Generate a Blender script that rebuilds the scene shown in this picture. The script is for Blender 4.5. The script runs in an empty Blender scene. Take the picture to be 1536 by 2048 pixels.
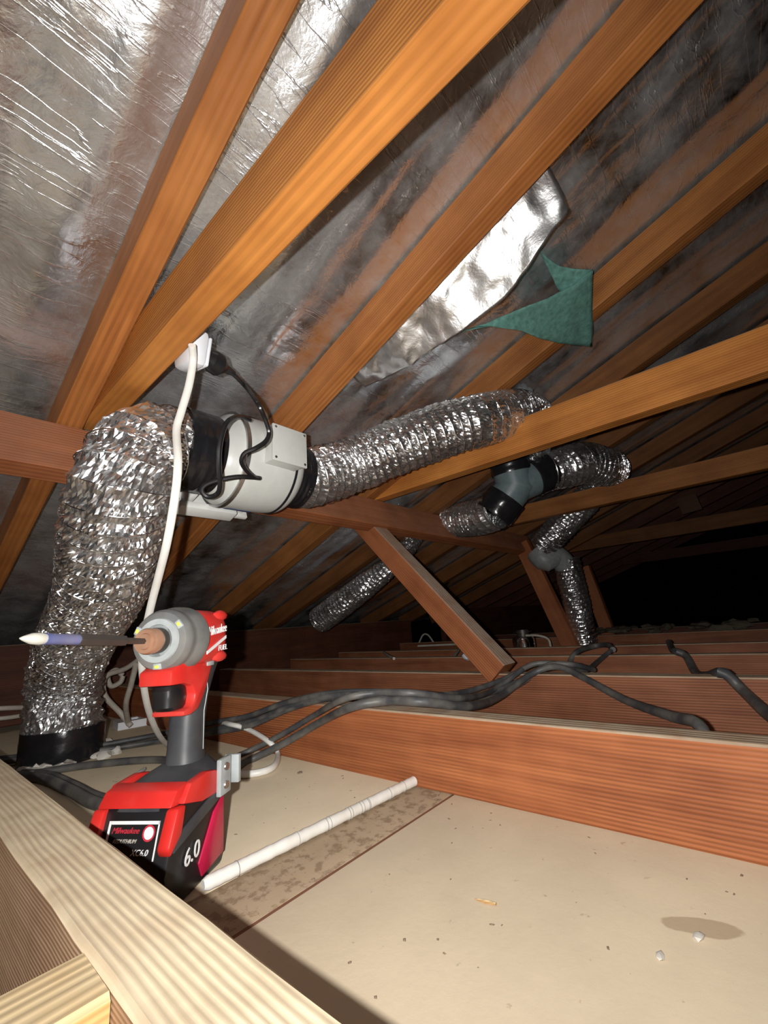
import bpy, bmesh, math, random
from mathutils import Vector, Matrix, noise
random.seed(7)
C = bpy.context.scene.collection
SC = bpy.context.scene
# ------------------------------------------------------------------ camera
FOC, YAW, PIT, ROLL = 849.34, math.radians(40.306), math.radians(14.6185), math.radians(-4.6005)
W_ = Vector((math.cos(PIT)*math.cos(YAW), math.cos(PIT)*math.sin(YAW), math.sin(PIT)))
r0 = W_.cross(Vector((0, 0, 1))).normalized(); u0 = r0.cross(W_)
R_ = r0*math.cos(ROLL) + u0*math.sin(ROLL)
U_ = -r0*math.sin(ROLL) + u0*math.cos(ROLL)
FLOOR = -0.262            # eye height is the origin; the ceiling lining lies 262 mm below it
cam = bpy.data.objects.new('camera', bpy.data.cameras.new('camera'))
cam.data.sensor_fit = 'VERTICAL'; cam.data.sensor_height = 36.0; cam.data.lens = FOC/2048*36
cam.data.clip_start = 0.01; cam.data.clip_end = 60
cam.matrix_world = Matrix(((R_.x, U_.x, -W_.x, 0), (R_.y, U_.y, -W_.y, 0), (R_.z, U_.z, -W_.z, 0), (0, 0, 0, 1)))
C.objects.link(cam); SC.camera = cam
# ------------------------------------------------------------------ world, lamp, exposure
wd = bpy.data.worlds.new('attic_dark'); SC.world = wd; wd.use_nodes = True
wd.node_tree.nodes['Background'].inputs[0].default_value = (0.6, 0.7, 1.0, 1)
wd.node_tree.nodes['Background'].inputs[1].default_value = 0.00004
lamp = bpy.data.lights.new('phone_torch', 'AREA'); lamp.shape = 'DISK'; lamp.size = 0.010; lamp.energy = 2.95
lamp.color = (1.0, 0.985, 0.955)
lamp.use_nodes = True
_nt = lamp.node_tree; _em = next(n for n in _nt.nodes if n.type == 'EMISSION')
_fo = _nt.nodes.new('ShaderNodeLightFalloff'); _fo.inputs['Strength'].default_value = 1.0; _fo.inputs['Smooth'].default_value = 0.20
_nt.links.new(_fo.outputs['Quadratic'], _em.inputs['Strength'])
lo = bpy.data.objects.new('phone_torch', lamp); lo.location = (-0.036, 0.012, 0.007); lo.rotation_euler = W_.to_track_quat('-Z', 'Y').to_euler(); C.objects.link(lo)
SC.view_settings.view_transform = 'Standard'; SC.view_settings.look = 'None'
SC.view_settings.exposure = 2.05; SC.view_settings.gamma = 1.0; SC.view_settings.use_curve_mapping = False

# ------------------------------------------------------------------ helpers
RP = math.radians(19.302)                       # roof pitch
NV = Vector((0, math.sin(RP), math.cos(RP)))    # roof normal, outwards
TV = Vector((0, math.cos(RP), -math.sin(RP)))   # down the slope
XV = Vector((1, 0, 0))
def ray(px, py):
    return ((px-768)*R_ - (py-1024)*U_ + FOC*W_).normalized()
def at(px, py, X=None, Y=None, Z=None, N=None):  # a measured point of the photograph, at a known plane
    d = ray(px, py)
    if X is not None: return d*(X/d.x)
    if Y is not None: return d*(Y/d.y)
    if Z is not None: return d*(Z/d.z)
    return d*(N/d.dot(NV))
def roof(x, t, n): return XV*x + TV*t + NV*n

class MB:
    def __init__(s): s.v = []; s.f = []; s.sm = []
    def add(s, vs, fs, smooth=False, M=None):
        b = len(s.v)
        s.v += [tuple(M @ Vector(v)) if M is not None else tuple(v) for v in vs]
        for f in fs: s.f.append([i+b for i in f]); s.sm.append(smooth)
        return s
    def box(s, lo, hi, c=0.0, M=None):
        bm = bmesh.new(); bmesh.ops.create_cube(bm, size=1)
        for v in bm.verts: v.co = Vector([lo[i] + (v.co[i]+.5)*(hi[i]-lo[i]) for i in range(3)])
        if c > 0: bmesh.ops.bevel(bm, geom=bm.edges[:], offset=c, segments=2, affect='EDGES', profile=.5)
        bm.verts.index_update()
        s.add([v.co.copy() for v in bm.verts], [[v.index for v in f.verts] for f in bm.faces], False, M); bm.free(); return s
    def rings(s, rings, close_ends=True, smooth=True, M=None):
        n = len(rings[0]); vs = [p for r in rings for p in r]; fs = []
        for i in range(len(rings)-1):
            for j in range(n):
                k = (j+1) % n
                fs.append((i*n+j, i*n+k, (i+1)*n+k, (i+1)*n+j))
        if close_ends: fs.append(tuple(range(n))[::-1]); fs.append(tuple((len(rings)-1)*n+j for j in range(n)))
        return s.add(vs, fs, smooth, M)
    def tube(s, pts, r, seg=10, close=True, smooth=True, flat=1.0, upv=None):
        P = [Vector(p) for p in pts]; rs = r if isinstance(r, (list, tuple)) else [r]*len(P)
        t = (P[1]-P[0]).normalized()
        a = Vector(upv) if upv is not None else (Vector((0, 0, 1)) if abs(t.z) < .9 else Vector((1, 0, 0)))
        nrm = (a - t*a.dot(t)).normalized(); rings = []
        for i, p in enumerate(P):
            t = (P[min(i+1, len(P)-1)] - P[max(i-1, 0)]).normalized()
            nrm = (nrm - t*nrm.dot(t)).normalized(); b = t.cross(nrm)
            rings.append([p + (nrm*math.cos(2*math.pi*j/seg)*flat + b*math.sin(2*math.pi*j/seg))*rs[i] for j in range(seg)])
        return s.rings(rings, close, smooth)
    def lathe(s, prof, seg=32, M=None, smooth=True, close=True):   # profile of (x, r) about the x axis
        rings = [[(x, r*math.cos(2*math.pi*j/seg), r*math.sin(2*math.pi*j/seg)) for j in range(seg)] for x, r in prof]
        return s.rings(rings, close, smooth, M)
    def prism(s, poly, y0, y1, M=None, c=0.0, taper=None):         # polygon in x,z extruded along y
        bm = bmesh.new(); vs = [bm.verts.new((x, y0, z)) for x, z in poly]
        f = bm.faces.new(vs); r = bmesh.ops.extrude_face_region(bm, geom=[f])
        for v in r['geom']:
            if isinstance(v, bmesh.types.BMVert): v.co.y = y1
        bmesh.ops.recalc_face_normals(bm, faces=bm.faces[:])
        if c > 0: bmesh.ops.bevel(bm, geom=bm.edges[:], offset=c, segments=2, affect='EDGES', profile=.5)
        bm.verts.index_update()
        s.add([v.co.copy() for v in bm.verts], [[v.index for v in f.verts] for f in bm.faces], False, M); bm.free(); return s
    def blob(s, c, r, sub=2, rough=.25, seed=0, M=None):
        bm = bmesh.new(); bmesh.ops.create_icosphere(bm, subdivisions=sub, radius=1)
        for v in bm.verts:
            k = 1 + rough*noise.noise(v.co*1.7 + Vector((seed*3.1, seed, 0)))
            v.co = Vector((v.co.x*r[0]*k, v.co.y*r[1]*k, v.co.z*r[2]*k)) + Vector(c)
        bm.verts.index_update()
        s.add([v.co.copy() for v in bm.verts], [[v.index for v in f.verts] for f in bm.faces], True, M); bm.free(); return s

def obj(name, mb, mat, parent=None, angle=35, recenter=True):
    me = bpy.data.meshes.new(name)
    off = Vector((0, 0, 0))
    if parent is None and recenter:
        xs = [v[0] for v in mb.v]; ys = [v[1] for v in mb.v]; zs = [v[2] for v in mb.v]
        off = Vector(((min(xs)+max(xs))/2, (min(ys)+max(ys))/2, min(zs)))
    me.from_pydata([Vector(v)-off for v in mb.v], [], mb.f)
    me.polygons.foreach_set('use_smooth', [angle > 0 or x for x in mb.sm] if angle > 0 else mb.sm)
    if angle > 0: me.set_sharp_from_angle(angle=math.radians(angle))
    me.update(); me.materials.append(mat)
    o = bpy.data.objects.new(name, me); C.objects.link(o); o.location = off
    if parent is not None: o.parent = parent
    return o
def thing(name, label, cat, M=None, loc=None, group=None):
    o = bpy.data.objects.new(name, None); o.empty_display_size = .02; C.objects.link(o)
    if M is not None: o.matrix_world = M
    if loc is not None: o.location = loc
    o['label'] = label; o['category'] = cat
    if group: o['group'] = group
    return o
def tag(o, label, cat, group=None):
    o['label'] = label; o['category'] = cat
    if group: o['group'] = group
    return o
def frame(loc, x, z):
    x = Vector(x).normalized(); z = Vector(z); z = (z - x*z.dot(x)).normalized(); y = z.cross(x)
    return Matrix(((x.x, y.x, z.x, loc[0]), (x.y, y.y, z.y, loc[1]), (x.z, y.z, z.z, loc[2]), (0, 0, 0, 1)))
def spline(pts, n):                                # Catmull-Rom, evenly respaced
    P = [Vector(p) for p in pts]; P = [P[0]*2-P[1]] + P + [P[-1]*2-P[-2]]; out = []
    for i in range(1, len(P)-2):
        for k in range(24):
            t = k/24; a, b, c, d = P[i-1:i+3]
            out.append(.5*((2*b) + (c-a)*t + (2*a-5*b+4*c-d)*t*t + (3*b-a-3*c+d)*t**3))
    out.append(P[-2]); L = [0]
    for i in range(1, len(out)): L.append(L[-1] + (out[i]-out[i-1]).length)
    res = []; j = 0
    for k in range(n):
        s = L[-1]*k/(n-1)
        while j < len(L)-2 and L[j+1] < s: j += 1
        t = (s-L[j])/max(L[j+1]-L[j], 1e-9); res.append(out[j].lerp(out[j+1], min(max(t, 0), 1)))
    return res

# ------------------------------------------------------------------ materials
def nodes(name):
    m = bpy.data.materials.new(name); m.use_nodes = True; nt = m.node_tree
    return m, nt, nt.nodes['Principled BSDF']
def N(nt, t, **kw):
    n = nt.nodes.new(t)
    for k, v in kw.items():
        if k.startswith('i_'): n.inputs[k[2:].replace('_', ' ')].default_value = v
        else: setattr(n, k, v)
    return n
def ramp(nt, stops):
    n = nt.nodes.new('ShaderNodeValToRGB'); e = n.color_ramp.elements
    while len(e) < len(stops): e.new(.5)
    for el, (p, c) in zip(e, stops): el.position = p; el.color = (*c, 1) if len(c) == 3 else c
    return n
def plain(name, col, rough=.5, metal=0.0, spec=.5, var=.12, bump=0.0, bscale=60, dust=0.0, dustcol=(.45, .36, .26)):
    m, nt, b = nodes(name); L = nt.links.new
    tc = N(nt, 'ShaderNodeTexCoord'); nz = N(nt, 'ShaderNodeTexNoise', i_Scale=bscale, i_Detail=4.0)
    L(tc.outputs['Object'], nz.inputs['Vector'])
    r = ramp(nt, [(.3, tuple(c*(1-var) for c in col)), (.7, tuple(min(1, c*(1+var)) for c in col))])
    L(nz.outputs['Fac'], r.inputs[0]); last = r.outputs[0]
    if dust > 0:
        n2 = N(nt, 'ShaderNodeTexNoise', i_Scale=bscale*.35, i_Detail=5.0); L(tc.outputs['Object'], n2.inputs['Vector'])
        r2 = ramp(nt, [(.42, (0, 0, 0)), (.72, (dust, dust, dust))]); L(n2.outputs['Fac'], r2.inputs[0])
        mx = N(nt, 'ShaderNodeMix', data_type='RGBA'); L(r2.outputs[0], mx.inputs[0]); L(last, mx.inputs[6]); mx.inputs[7].default_value = (*dustcol, 1)
        last = mx.outputs[2]
    L(last, b.inputs['Base Color']); b.inputs['Roughness'].default_value = rough; b.inputs['Metallic'].default_value = metal
    b.inputs['Specular IOR Level'].default_value = spec
    if bump > 0:
        bp = N(nt, 'ShaderNodeBump', i_Strength=bump, i_Distance=.002); L(nz.outputs['Fac'], bp.inputs['Height']); L(bp.outputs[0], b.inputs['Normal'])
    return m
def wood(name, ca, cb, dust=.9, dustcol=(.56, .46, .33), gs=1.0, rough=.62, line=.45):
    m, nt, b = nodes(name); L = nt.links.new
    tc = N(nt, 'ShaderNodeTexCoord'); oi = N(nt, 'ShaderNodeObjectInfo')
    mul = N(nt, 'ShaderNodeVectorMath', operation='ADD'); sc = N(nt, 'ShaderNodeMath', operation='MULTIPLY'); sc.inputs[1].default_value = 13.7
    L(oi.outputs['Random'], sc.inputs[0]); L(tc.outputs['Object'], mul.inputs[0]); L(sc.outputs[0], mul.inputs[1])
    mp = N(nt, 'ShaderNodeMapping'); mp.inputs['Scale'].default_value = (1.6*gs, 26*gs, 26*gs); L(mul.outputs[0], mp.inputs[0])
    nz = N(nt, 'ShaderNodeTexNoise', i_Scale=1.6, i_Detail=7.0, i_Roughness=.6, i_Distortion=.4); L(mp.outputs[0], nz.inputs['Vector'])
    r = ramp(nt, [(.3, ca), (.52, tuple((x+y)/2 for x, y in zip(ca, cb))), (.72, cb)]); L(nz.outputs['Fac'], r.inputs[0])
    mp2 = N(nt, 'ShaderNodeMapping'); mp2.inputs['Scale'].default_value = (.07, 1, 1); mp2.inputs['Rotation'].default_value = (math.radians(28), 0, 0); L(mul.outputs[0], mp2.inputs[0])
    wv = N(nt, 'ShaderNodeTexWave', wave_type='BANDS', bands_direction='Z', i_Scale=58*gs, i_Distortion=4.5, i_Detail=3.0, i_Detail_Scale=.35)
    L(mp2.outputs[0], wv.inputs['Vector'])
    r2 = ramp(nt, [(.25, (1-line,)*3), (.65, (1, 1, 1))]); L(wv.outputs['Fac'], r2.inputs[0])
    mx = N(nt, 'ShaderNodeMix', data_type='RGBA', blend_type='MULTIPLY')
    ng = N(nt, 'ShaderNodeTexNoise', i_Scale=5.0, i_Detail=4.0); L(mul.outputs[0], ng.inputs['Vector'])
    rg_ = ramp(nt, [(.35, (.15,)*3), (.7, (.95,)*3)]); L(ng.outputs['Fac'], rg_.inputs[0]); L(rg_.outputs[0], mx.inputs[0])
    L(r.outputs[0], mx.inputs[6]); L(r2.outputs[0], mx.inputs[7])
    # broad blotches and small dark knots
    nb = N(nt, 'ShaderNodeTexNoise', i_Scale=9.0, i_Detail=3.0); L(mul.outputs[0], nb.inputs['Vector'])
    rb = ramp(nt, [(.3, (.72, .66, .62)), (.6, (1, 1, 1))]); L(nb.outputs['Fac'], rb.inputs[0])
    mx2 = N(nt, 'ShaderNodeMix', data_type='RGBA', blend_type='MULTIPLY'); mx2.inputs[0].default_value = .8
    L(mx.outputs[2], mx2.inputs[6]); L(rb.outputs[0], mx2.inputs[7])
    # dust lying on faces that look up, a little on the others
    ge = N(nt, 'ShaderNodeNewGeometry'); sx = N(nt, 'ShaderNodeSeparateXYZ'); L(ge.outputs['Normal'], sx.inputs[0])
    mr = N(nt, 'ShaderNodeMapRange', i_From_Min=.28, i_From_Max=.75, i_To_Min=0.0, i_To_Max=dust); L(sx.outputs['Z'], mr.inputs[0])
    nd = N(nt, 'ShaderNodeTexNoise', i_Scale=30.0, i_Detail=6.0); L(mul.outputs[0], nd.inputs['Vector'])
    rd = ramp(nt, [(.25, (.55,)*3), (.6, (1, 1, 1))]); L(nd.outputs['Fac'], rd.inputs[0])
    md = N(nt, 'ShaderNodeMath', operation='MULTIPLY'); L(mr.outputs[0], md.inputs[0]); L(rd.outputs[0], md.inputs[1])
    dc = N(nt, 'ShaderNodeMix', data_type='RGBA', blend_type='MULTIPLY'); dc.inputs[0].default_value = .38
    dc.inputs[6].default_value = (*dustcol, 1); L(r2.outputs[0], dc.inputs[7])
    mx3 = N(nt, 'ShaderNodeMix', data_type='RGBA'); L(md.outputs[0], mx3.inputs[0]); L(mx2.outputs[2], mx3.inputs[6]); L(dc.outputs[2], mx3.inputs[7])
    L(mx3.outputs[2], b.inputs['Base Color']); b.inputs['Roughness'].default_value = rough; b.inputs['Specular IOR Level'].default_value = .25
    ad = N(nt, 'ShaderNodeMath', operation='ADD'); L(nz.outputs['Fac'], ad.inputs[0]); L(wv.outputs['Fac'], ad.inputs[1])
    bp = N(nt, 'ShaderNodeBump', i_Strength=.35, i_Distance=.0012); L(ad.outputs[0], bp.inputs['Height']); L(bp.outputs[0], b.inputs['Normal'])
    return m
def foil(name, base=(.80, .83, .87), rough=.23, crease=True, dust=.42, bump=.4):
    m, nt, b = nodes(name); L = nt.links.new
    tc = N(nt, 'ShaderNodeTexCoord')
    mp = N(nt, 'ShaderNodeMapping'); mp.inputs['Scale'].default_value = (1.2, 24, 24); L(tc.outputs['Object'], mp.inputs[0])
    n1 = N(nt, 'ShaderNodeTexNoise', i_Scale=1.5, i_Detail=4.0, i_Roughness=.5); L(mp.outputs[0], n1.inputs['Vector'])
    # sharp creases: ridges where the stretched noise crosses its middle
    ab = N(nt, 'ShaderNodeMath', operation='SUBTRACT'); ab.inputs[1].default_value = .5; L(n1.outputs['Fac'], ab.inputs[0])
    a2 = N(nt, 'ShaderNodeMath', operation='ABSOLUTE'); L(ab.outputs[0], a2.inputs[0])
    cr = ramp(nt, [(0.0, (1, 1, 1)), (.02, (0, 0, 0))]); L(a2.outputs[0], cr.inputs[0])
    n2 = N(nt, 'ShaderNodeTexNoise', i_Scale=16.0, i_Detail=6.0, i_Roughness=.55, i_Distortion=.6); L(tc.outputs['Object'], n2.inputs['Vector'])
    n3 = N(nt, 'ShaderNodeTexNoise', i_Scale=150.0, i_Detail=3.0); L(tc.outputs['Object'], n3.inputs['Vector'])
    b1 = N(nt, 'ShaderNodeBump', i_Strength=bump, i_Distance=.008); L(n2.outputs['Fac'], b1.inputs['Height'])
    b2 = N(nt, 'ShaderNodeBump', i_Strength=.24 if crease else 0.0, i_Distance=.0025); L(cr.outputs[0], b2.inputs['Height']); L(b1.outputs[0], b2.inputs['Normal'])
    b3 = N(nt, 'ShaderNodeBump', i_Strength=.25, i_Distance=.0012); L(n3.outputs['Fac'], b3.inputs['Height']); L(b2.outputs[0], b3.inputs['Normal'])
    L(b3.outputs[0], b.inputs['Normal'])
    dn = N(nt, 'ShaderNodeTexNoise', i_Scale=5.0, i_Detail=8.0, i_Roughness=.7); L(tc.outputs['Object'], dn.inputs['Vector'])
    rr = ramp(nt, [(.3, (rough*.8,)*3), (.75, (min(1, rough*1.5),)*3)]); L(dn.outputs['Fac'], rr.inputs[0]); L(rr.outputs[0], b.inputs['Roughness'])
    me = ramp(nt, [(.35, (1.0,)*3), (.8, (1-dust,)*3)]); L(dn.outputs['Fac'], me.inputs[0]); L(me.outputs[0], b.inputs['Metallic'])
    cc = ramp(nt, [(.3, base), (.8, (.62, .62, .61))]); L(dn.outputs['Fac'], cc.inputs[0]); L(cc.outputs[0], b.inputs['Base Color'])
    return m
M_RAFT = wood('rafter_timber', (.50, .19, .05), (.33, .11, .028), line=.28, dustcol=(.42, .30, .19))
M_RAFT2 = wood('falloff_rafter_timber', (.38, .15, .04), (.24, .085, .023), line=.28, dustcol=(.30, .21, .13))  # rafter wood taken darker: torch fall-off painted into the colour
M_RAFT3 = wood('deep_falloff_rafter_timber', (.24, .095, .028), (.14, .052, .016), line=.28, dustcol=(.2, .14, .09))  # same rafter wood, with more of the torch's fall-off put into its colour
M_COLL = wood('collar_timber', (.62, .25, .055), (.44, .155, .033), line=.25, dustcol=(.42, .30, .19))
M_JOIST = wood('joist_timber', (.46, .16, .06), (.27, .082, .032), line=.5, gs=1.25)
M_JOIST2 = wood('falloff_joist_timber', (.35, .135, .065), (.20, .068, .033), line=.45, gs=1.2)  # joist wood darkened for the back joists, imitating light lost with distance
M_DARK = wood('dark_timber', (.15, .052, .03), (.08, .028, .017), dustcol=(.30, .24, .18))  # dark red eave wood; on far rafters, tie and joist it paints shade
M_STRUT = wood('strut_timber', (.40, .14, .055), (.28, .09, .035), line=.22, dustcol=(.52, .43, .34))
M_NEAR = wood('near_joist_timber', (.52, .34, .21), (.36, .21, .12), dust=.98, dustcol=(.74, .62, .43), gs=2.3, line=.34)
M_PINE = wood('pale_pine', (.62, .40, .17), (.50, .27, .09), dust=.85, dustcol=(.60, .49, .31), gs=1.6)
M_FOIL = foil('roof_foil')
M_FLAP = foil('loose_foil', base=(.85, .86, .87), rough=.30, crease=False, dust=.15, bump=.35)
M_DUCT = foil('duct_foil', base=(.93, .94, .96), rough=.24, crease=False, dust=.10, bump=.12)
M_WIRE = plain('coil_wire', (.75, .75, .76), .25, 1.0)
M_TAPE = plain('black_duct_tape', (.012, .012, .014), .22, 0, .6, bump=.6, bscale=35)
M_BLACK = plain('black_plastic', (.012, .012, .013), .35)
M_CORD = plain('black_cord', (.012, .012, .013), .3)
M_CABLE = plain('grey_black_cable', (.055, .056, .06), .5, dust=.75, dustcol=(.20, .185, .16))
M_WHITE = plain('white_cable', (.78, .77, .72), .4, var=.05, dust=.2)
M_GREYC = plain('dusty_white_cable', (.50, .46, .40), .5, dust=.4)
M_SOCK = plain('white_socket_plastic', (.78, .80, .84), .3, var=.03)
M_FANG = plain('pale_grey_plastic', (.56, .57, .54), .38, var=.03)
M_ELB = plain('dull_grey_plastic', (.26, .27, .26), .45)
M_FANW = plain('white_plastic', (.72, .73, .70), .35, var=.03)
M_BLUE = plain('blue_sticker', (.05, .09, .22), .4)
M_STEEL = plain('galvanised_steel', (.55, .55, .54), .35, 1.0, bump=.2)
M_CHROME = plain('chrome_can', (.75, .76, .78), .12, 1.0)
M_SPLIT = plain('grey_green_splitter_plastic', (.13, .17, .18), .4)
M_RED = plain('red_plastic', (.62, .025, .02), .38, var=.06, bscale=40, dust=.18, dustcol=(.62, .24, .18))
M_RED2 = plain('translucent_red_panel', (.50, .012, .06), .25, var=.2, bscale=25)
M_RUB = plain('dark_grey_rubber', (.040, .042, .047), .5, dust=.35, dustcol=(.12, .12, .12))
M_NOSE = plain('worn_grey_boot', (.10, .105, .105), .6, var=.3, bscale=30, dust=.7, dustcol=(.27, .25, .22))
M_RING = plain('pale_grey_ring', (.36, .39, .39), .45)
M_COPPER = plain('copper_collet', (.40, .22, .14), .45, .25)
M_DSTEEL = plain('dark_steel', (.10, .085, .075), .45, .6)
M_BLUEB = plain('blue_bit_sleeve', (.06, .09, .27), .4, dust=.3)
M_TIP = plain('pale_bit_tip', (.55, .54, .48), .5)
M_LED = plain('yellow_led', (.75, .78, .10), .3)
M_WPRINT = plain('white_print', (.80, .80, .79), .5, var=.03)
M_RPRINT = plain('red_print', (.55, .03, .05), .5)
M_GREEN = plain('green_building_paper', (.105, .235, .20), .75, spec=.15, var=.25, bscale=90, bump=.4)
M_TUFT = plain('grey_lint', (.13, .135, .14), .9, bump=1.0, bscale=80)
M_PLAST = plain('white_plaster', (.62, .59, .53), .9, bump=.8, bscale=50)
M_SCRAP = plain('dusty_scrap', (.10, .08, .055), .95, bump=.8, bscale=40)
M_CHIP = plain('dark_chip', (.20, .15, .10), .9)

def board_mat(name, col, dirt, lvl, stain=None):
    m, nt, b = nodes(name); L = nt.links.new
    tc = N(nt, 'ShaderNodeTexCoord')
    n1 = N(nt, 'ShaderNodeTexNoise', i_Scale=6.0, i_Detail=8.0, i_Roughness=.6); L(tc.outputs['Object'], n1.inputs['Vector'])
    r1 = ramp(nt, [(.3, tuple(c*.84 for c in col)), (.65, col)]); L(n1.outputs['Fac'], r1.inputs[0])
    n2 = N(nt, 'ShaderNodeTexNoise', i_Scale=75.0, i_Detail=5.0, i_Roughness=.65); L(tc.outputs['Object'], n2.inputs['Vector'])
    r2 = ramp(nt, [(lvl, (0, 0, 0)), (lvl+.1, (.8, .8, .8))]); L(n2.outputs['Fac'], r2.inputs[0])
    mx = N(nt, 'ShaderNodeMix', data_type='RGBA'); L(r2.outputs[0], mx.inputs[0]); L(r1.outputs[0], mx.inputs[6]); mx.inputs[7].default_value = (*dirt, 1)
    if stain:                                                     # one water mark, fixed on the board
        a, c = stain; d = (c-a); ang = math.atan2(d.y, d.x); ce_ = (a+c)/2
        su = N(nt, 'ShaderNodeVectorMath', operation='SUBTRACT'); L(tc.outputs['Object'], su.inputs[0]); su.inputs[1].default_value = (ce_.x, ce_.y, FLOOR)
        mp = N(nt, 'ShaderNodeVectorRotate', rotation_type='Z_AXIS'); mp.inputs['Angle'].default_value = -ang; L(su.outputs[0], mp.inputs[0])
        sc_ = N(nt, 'ShaderNodeVectorMath', operation='MULTIPLY'); L(mp.outputs[0], sc_.inputs[0]); sc_.inputs[1].default_value = (1.5/d.length, 4.2/d.length, 0)
        n5 = N(nt, 'ShaderNodeTexNoise', i_Scale=30.0, i_Detail=5.0); L(tc.outputs['Object'], n5.inputs['Vector'])
        le = N(nt, 'ShaderNodeVectorMath', operation='LENGTH'); L(sc_.outputs[0], le.inputs[0])
        ad = N(nt, 'ShaderNodeMath', operation='ADD'); L(le.outputs['Value'], ad.inputs[0]); L(n5.outputs['Fac'], ad.inputs[1])
        r5 = ramp(nt, [(.92, (.62,)*3), (1.0, (0, 0, 0))]); hv = N(nt, 'ShaderNodeMath', operation='MULTIPLY'); hv.inputs[1].default_value = .72
        L(ad.outputs[0], hv.inputs[0]); L(hv.outputs[0], r5.inputs[0])
        m5 = N(nt, 'ShaderNodeMix', data_type='RGBA'); L(r5.outputs[0], m5.inputs[0]); L(mx.outputs[2], m5.inputs[6]); m5.inputs[7].default_value = (.33, .24, .14, 1); mx = m5
    L(mx.outputs[2], b.inputs['Base Color']); b.inputs['Roughness'].default_value = .85; b.inputs['Specular IOR Level'].default_value = .2
    bp = N(nt, 'ShaderNodeBump', i_Strength=.3, i_Distance=.001); L(n2.outputs['Fac'], bp.inputs['Height']); L(bp.outputs[0], b.inputs['Normal'])
    return m
M_BOARD = board_mat('plasterboard_back', (.70, .585, .42), (.26, .19, .12), .66, (at(1322, 1842, Z=FLOOR), at(1480, 1866, Z=FLOOR)))
M_DIRTY = board_mat('dirty_board', (.44, .33, .22), (.24, .16, .10), .50)
M_UNDER = plain('dark_under', (.09, .045, .028), .9)

# ------------------------------------------------------------------ structure: floor, roof foil
fl = obj('floor', MB().box((-1.5, -1.5, FLOOR-.03), (8, 3.4, FLOOR-.011)), M_UNDER, recenter=False); fl['kind'] = 'structure'
def sheet(x0, y0, x1, y1, mat, z=FLOOR): return obj('plasterboard_sheet', MB().box((x0, y0, z-.0105), (x1, y1, z), .0012), mat, fl)
sheet(-1.4, -1.4, 7.8, .4243, M_BOARD); sheet(-1.4, .4295, 7.8, .515, M_DIRTY, FLOOR-.0008); sheet(-1.4, .5165, 7.8, 3.3, M_BOARD)

obj('joint_strip', MB().box((-1.4, .4243, FLOOR-.0105), (7.8, .4295, FLOOR-.0012)), plain('rusty_joint', (.20, .085, .045), .9), fl)
RAFT_X = [-.73, -.28, .167, .60, 1.058, 1.462, 1.92, 2.38, 2.84, 3.28, 3.72, 4.2, 4.65, 5.1, 5.6]
NF = 0.815
def foil_h(x, t):
    # pinned on the rafters, sagging and rippling between them
    xs = sorted(abs(x-(r+.0225)) for r in RAFT_X)[0]
    k = min(1, max(0, (xs-.028)/.085)); k = k*k*(3-2*k)
    a = noise.noise(Vector((x*7.0, t*1.3, 0.3)))*.016 + noise.noise(Vector((x*19.0, t*1.6, 4.3)))*.010
    b = noise.noise(Vector((x*2.2, t*5.5, 9.1)))*.008
    c = noise.noise(Vector((x*9, t*20, 2.1)))*.0022
    x1 = .475 + .035*noise.noise(Vector((t*2.2, .5, 7))); x2 = .345 + .03*noise.noise(Vector((t*1.7, 2.5, 3))); x3 = -.06 + .03*noise.noise(Vector((t*2, 4.5, 1)))
    rd = sum(math.exp(-((x-q)/.007)**2) for q in (x1, x2, x3))*.004
    return .003 + k*(a+b+c-.006) - rd
mb = MB(); nx, ntt = 460, 230; vs = []; fs = []
for i in range(nx+1):
    u = i/nx; x = -1.3 + 7.3*(u**1.5)
    for j in range(ntt+1):
        t = -1.9 + 4.25*j/ntt; vs.append(roof(x, t, NF + max(foil_h(x, t), -.02)))
for i in range(nx):
    for j in range(ntt):
        a = i*(ntt+1)+j; fs.append((a, a+ntt+1, a+ntt+2, a+1))
mb.add(vs, fs, True)
ce = obj('ceiling', mb, M_FOIL, angle=0, recenter=False); ce['kind'] = 'structure'
ce.data.polygons.foreach_set('use_smooth', [True]*len(ce.data.polygons))

# ------------------------------------------------------------------ timber
def timber_mesh(L, w, h, seed, c=.0025, rough=.0007, seg=None):
    seg = seg or max(8, int(L/.05)); rings = []
    base = [(-w/2, -h/2+c), (-w/2+c, -h/2), (w/2-c, -h/2), (w/2, -h/2+c), (w/2, h/2-c), (w/2-c, h/2), (-w/2+c, h/2), (-w/2, h/2-c)]
    for i in range(seg+1):
        x = L*i/seg; r = []
        for k, (y, z) in enumerate(base):
            q = Vector((x*9, k*3.3, seed*7.7)); d = noise.noise(q)*rough + noise.noise(q*4)*rough*.6
            wv = noise.noise(Vector((x*1.3, seed*5.1, 1)))*.0012
            r.append((x, y + d*(1 if y > 0 else -1) + wv, z + noise.noise(q+Vector((0, 9, 0)))*rough))
        rings.append(r)
    return MB().rings(rings, True, False)
tseed = [0]
def timber(name, p0, p1, w, h, up, mat, label, cat, group=None, rough=.0007):
    tseed[0] += 1
    p0, p1 = Vector(p0), Vector(p1); mb = timber_mesh((p1-p0).length, w, h, tseed[0], rough=rough)
    o = obj(name, mb, mat, angle=30, recenter=False)
    o.matrix_world = frame(p0, p1-p0, up); tag(o, label, cat, group); return o
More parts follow.
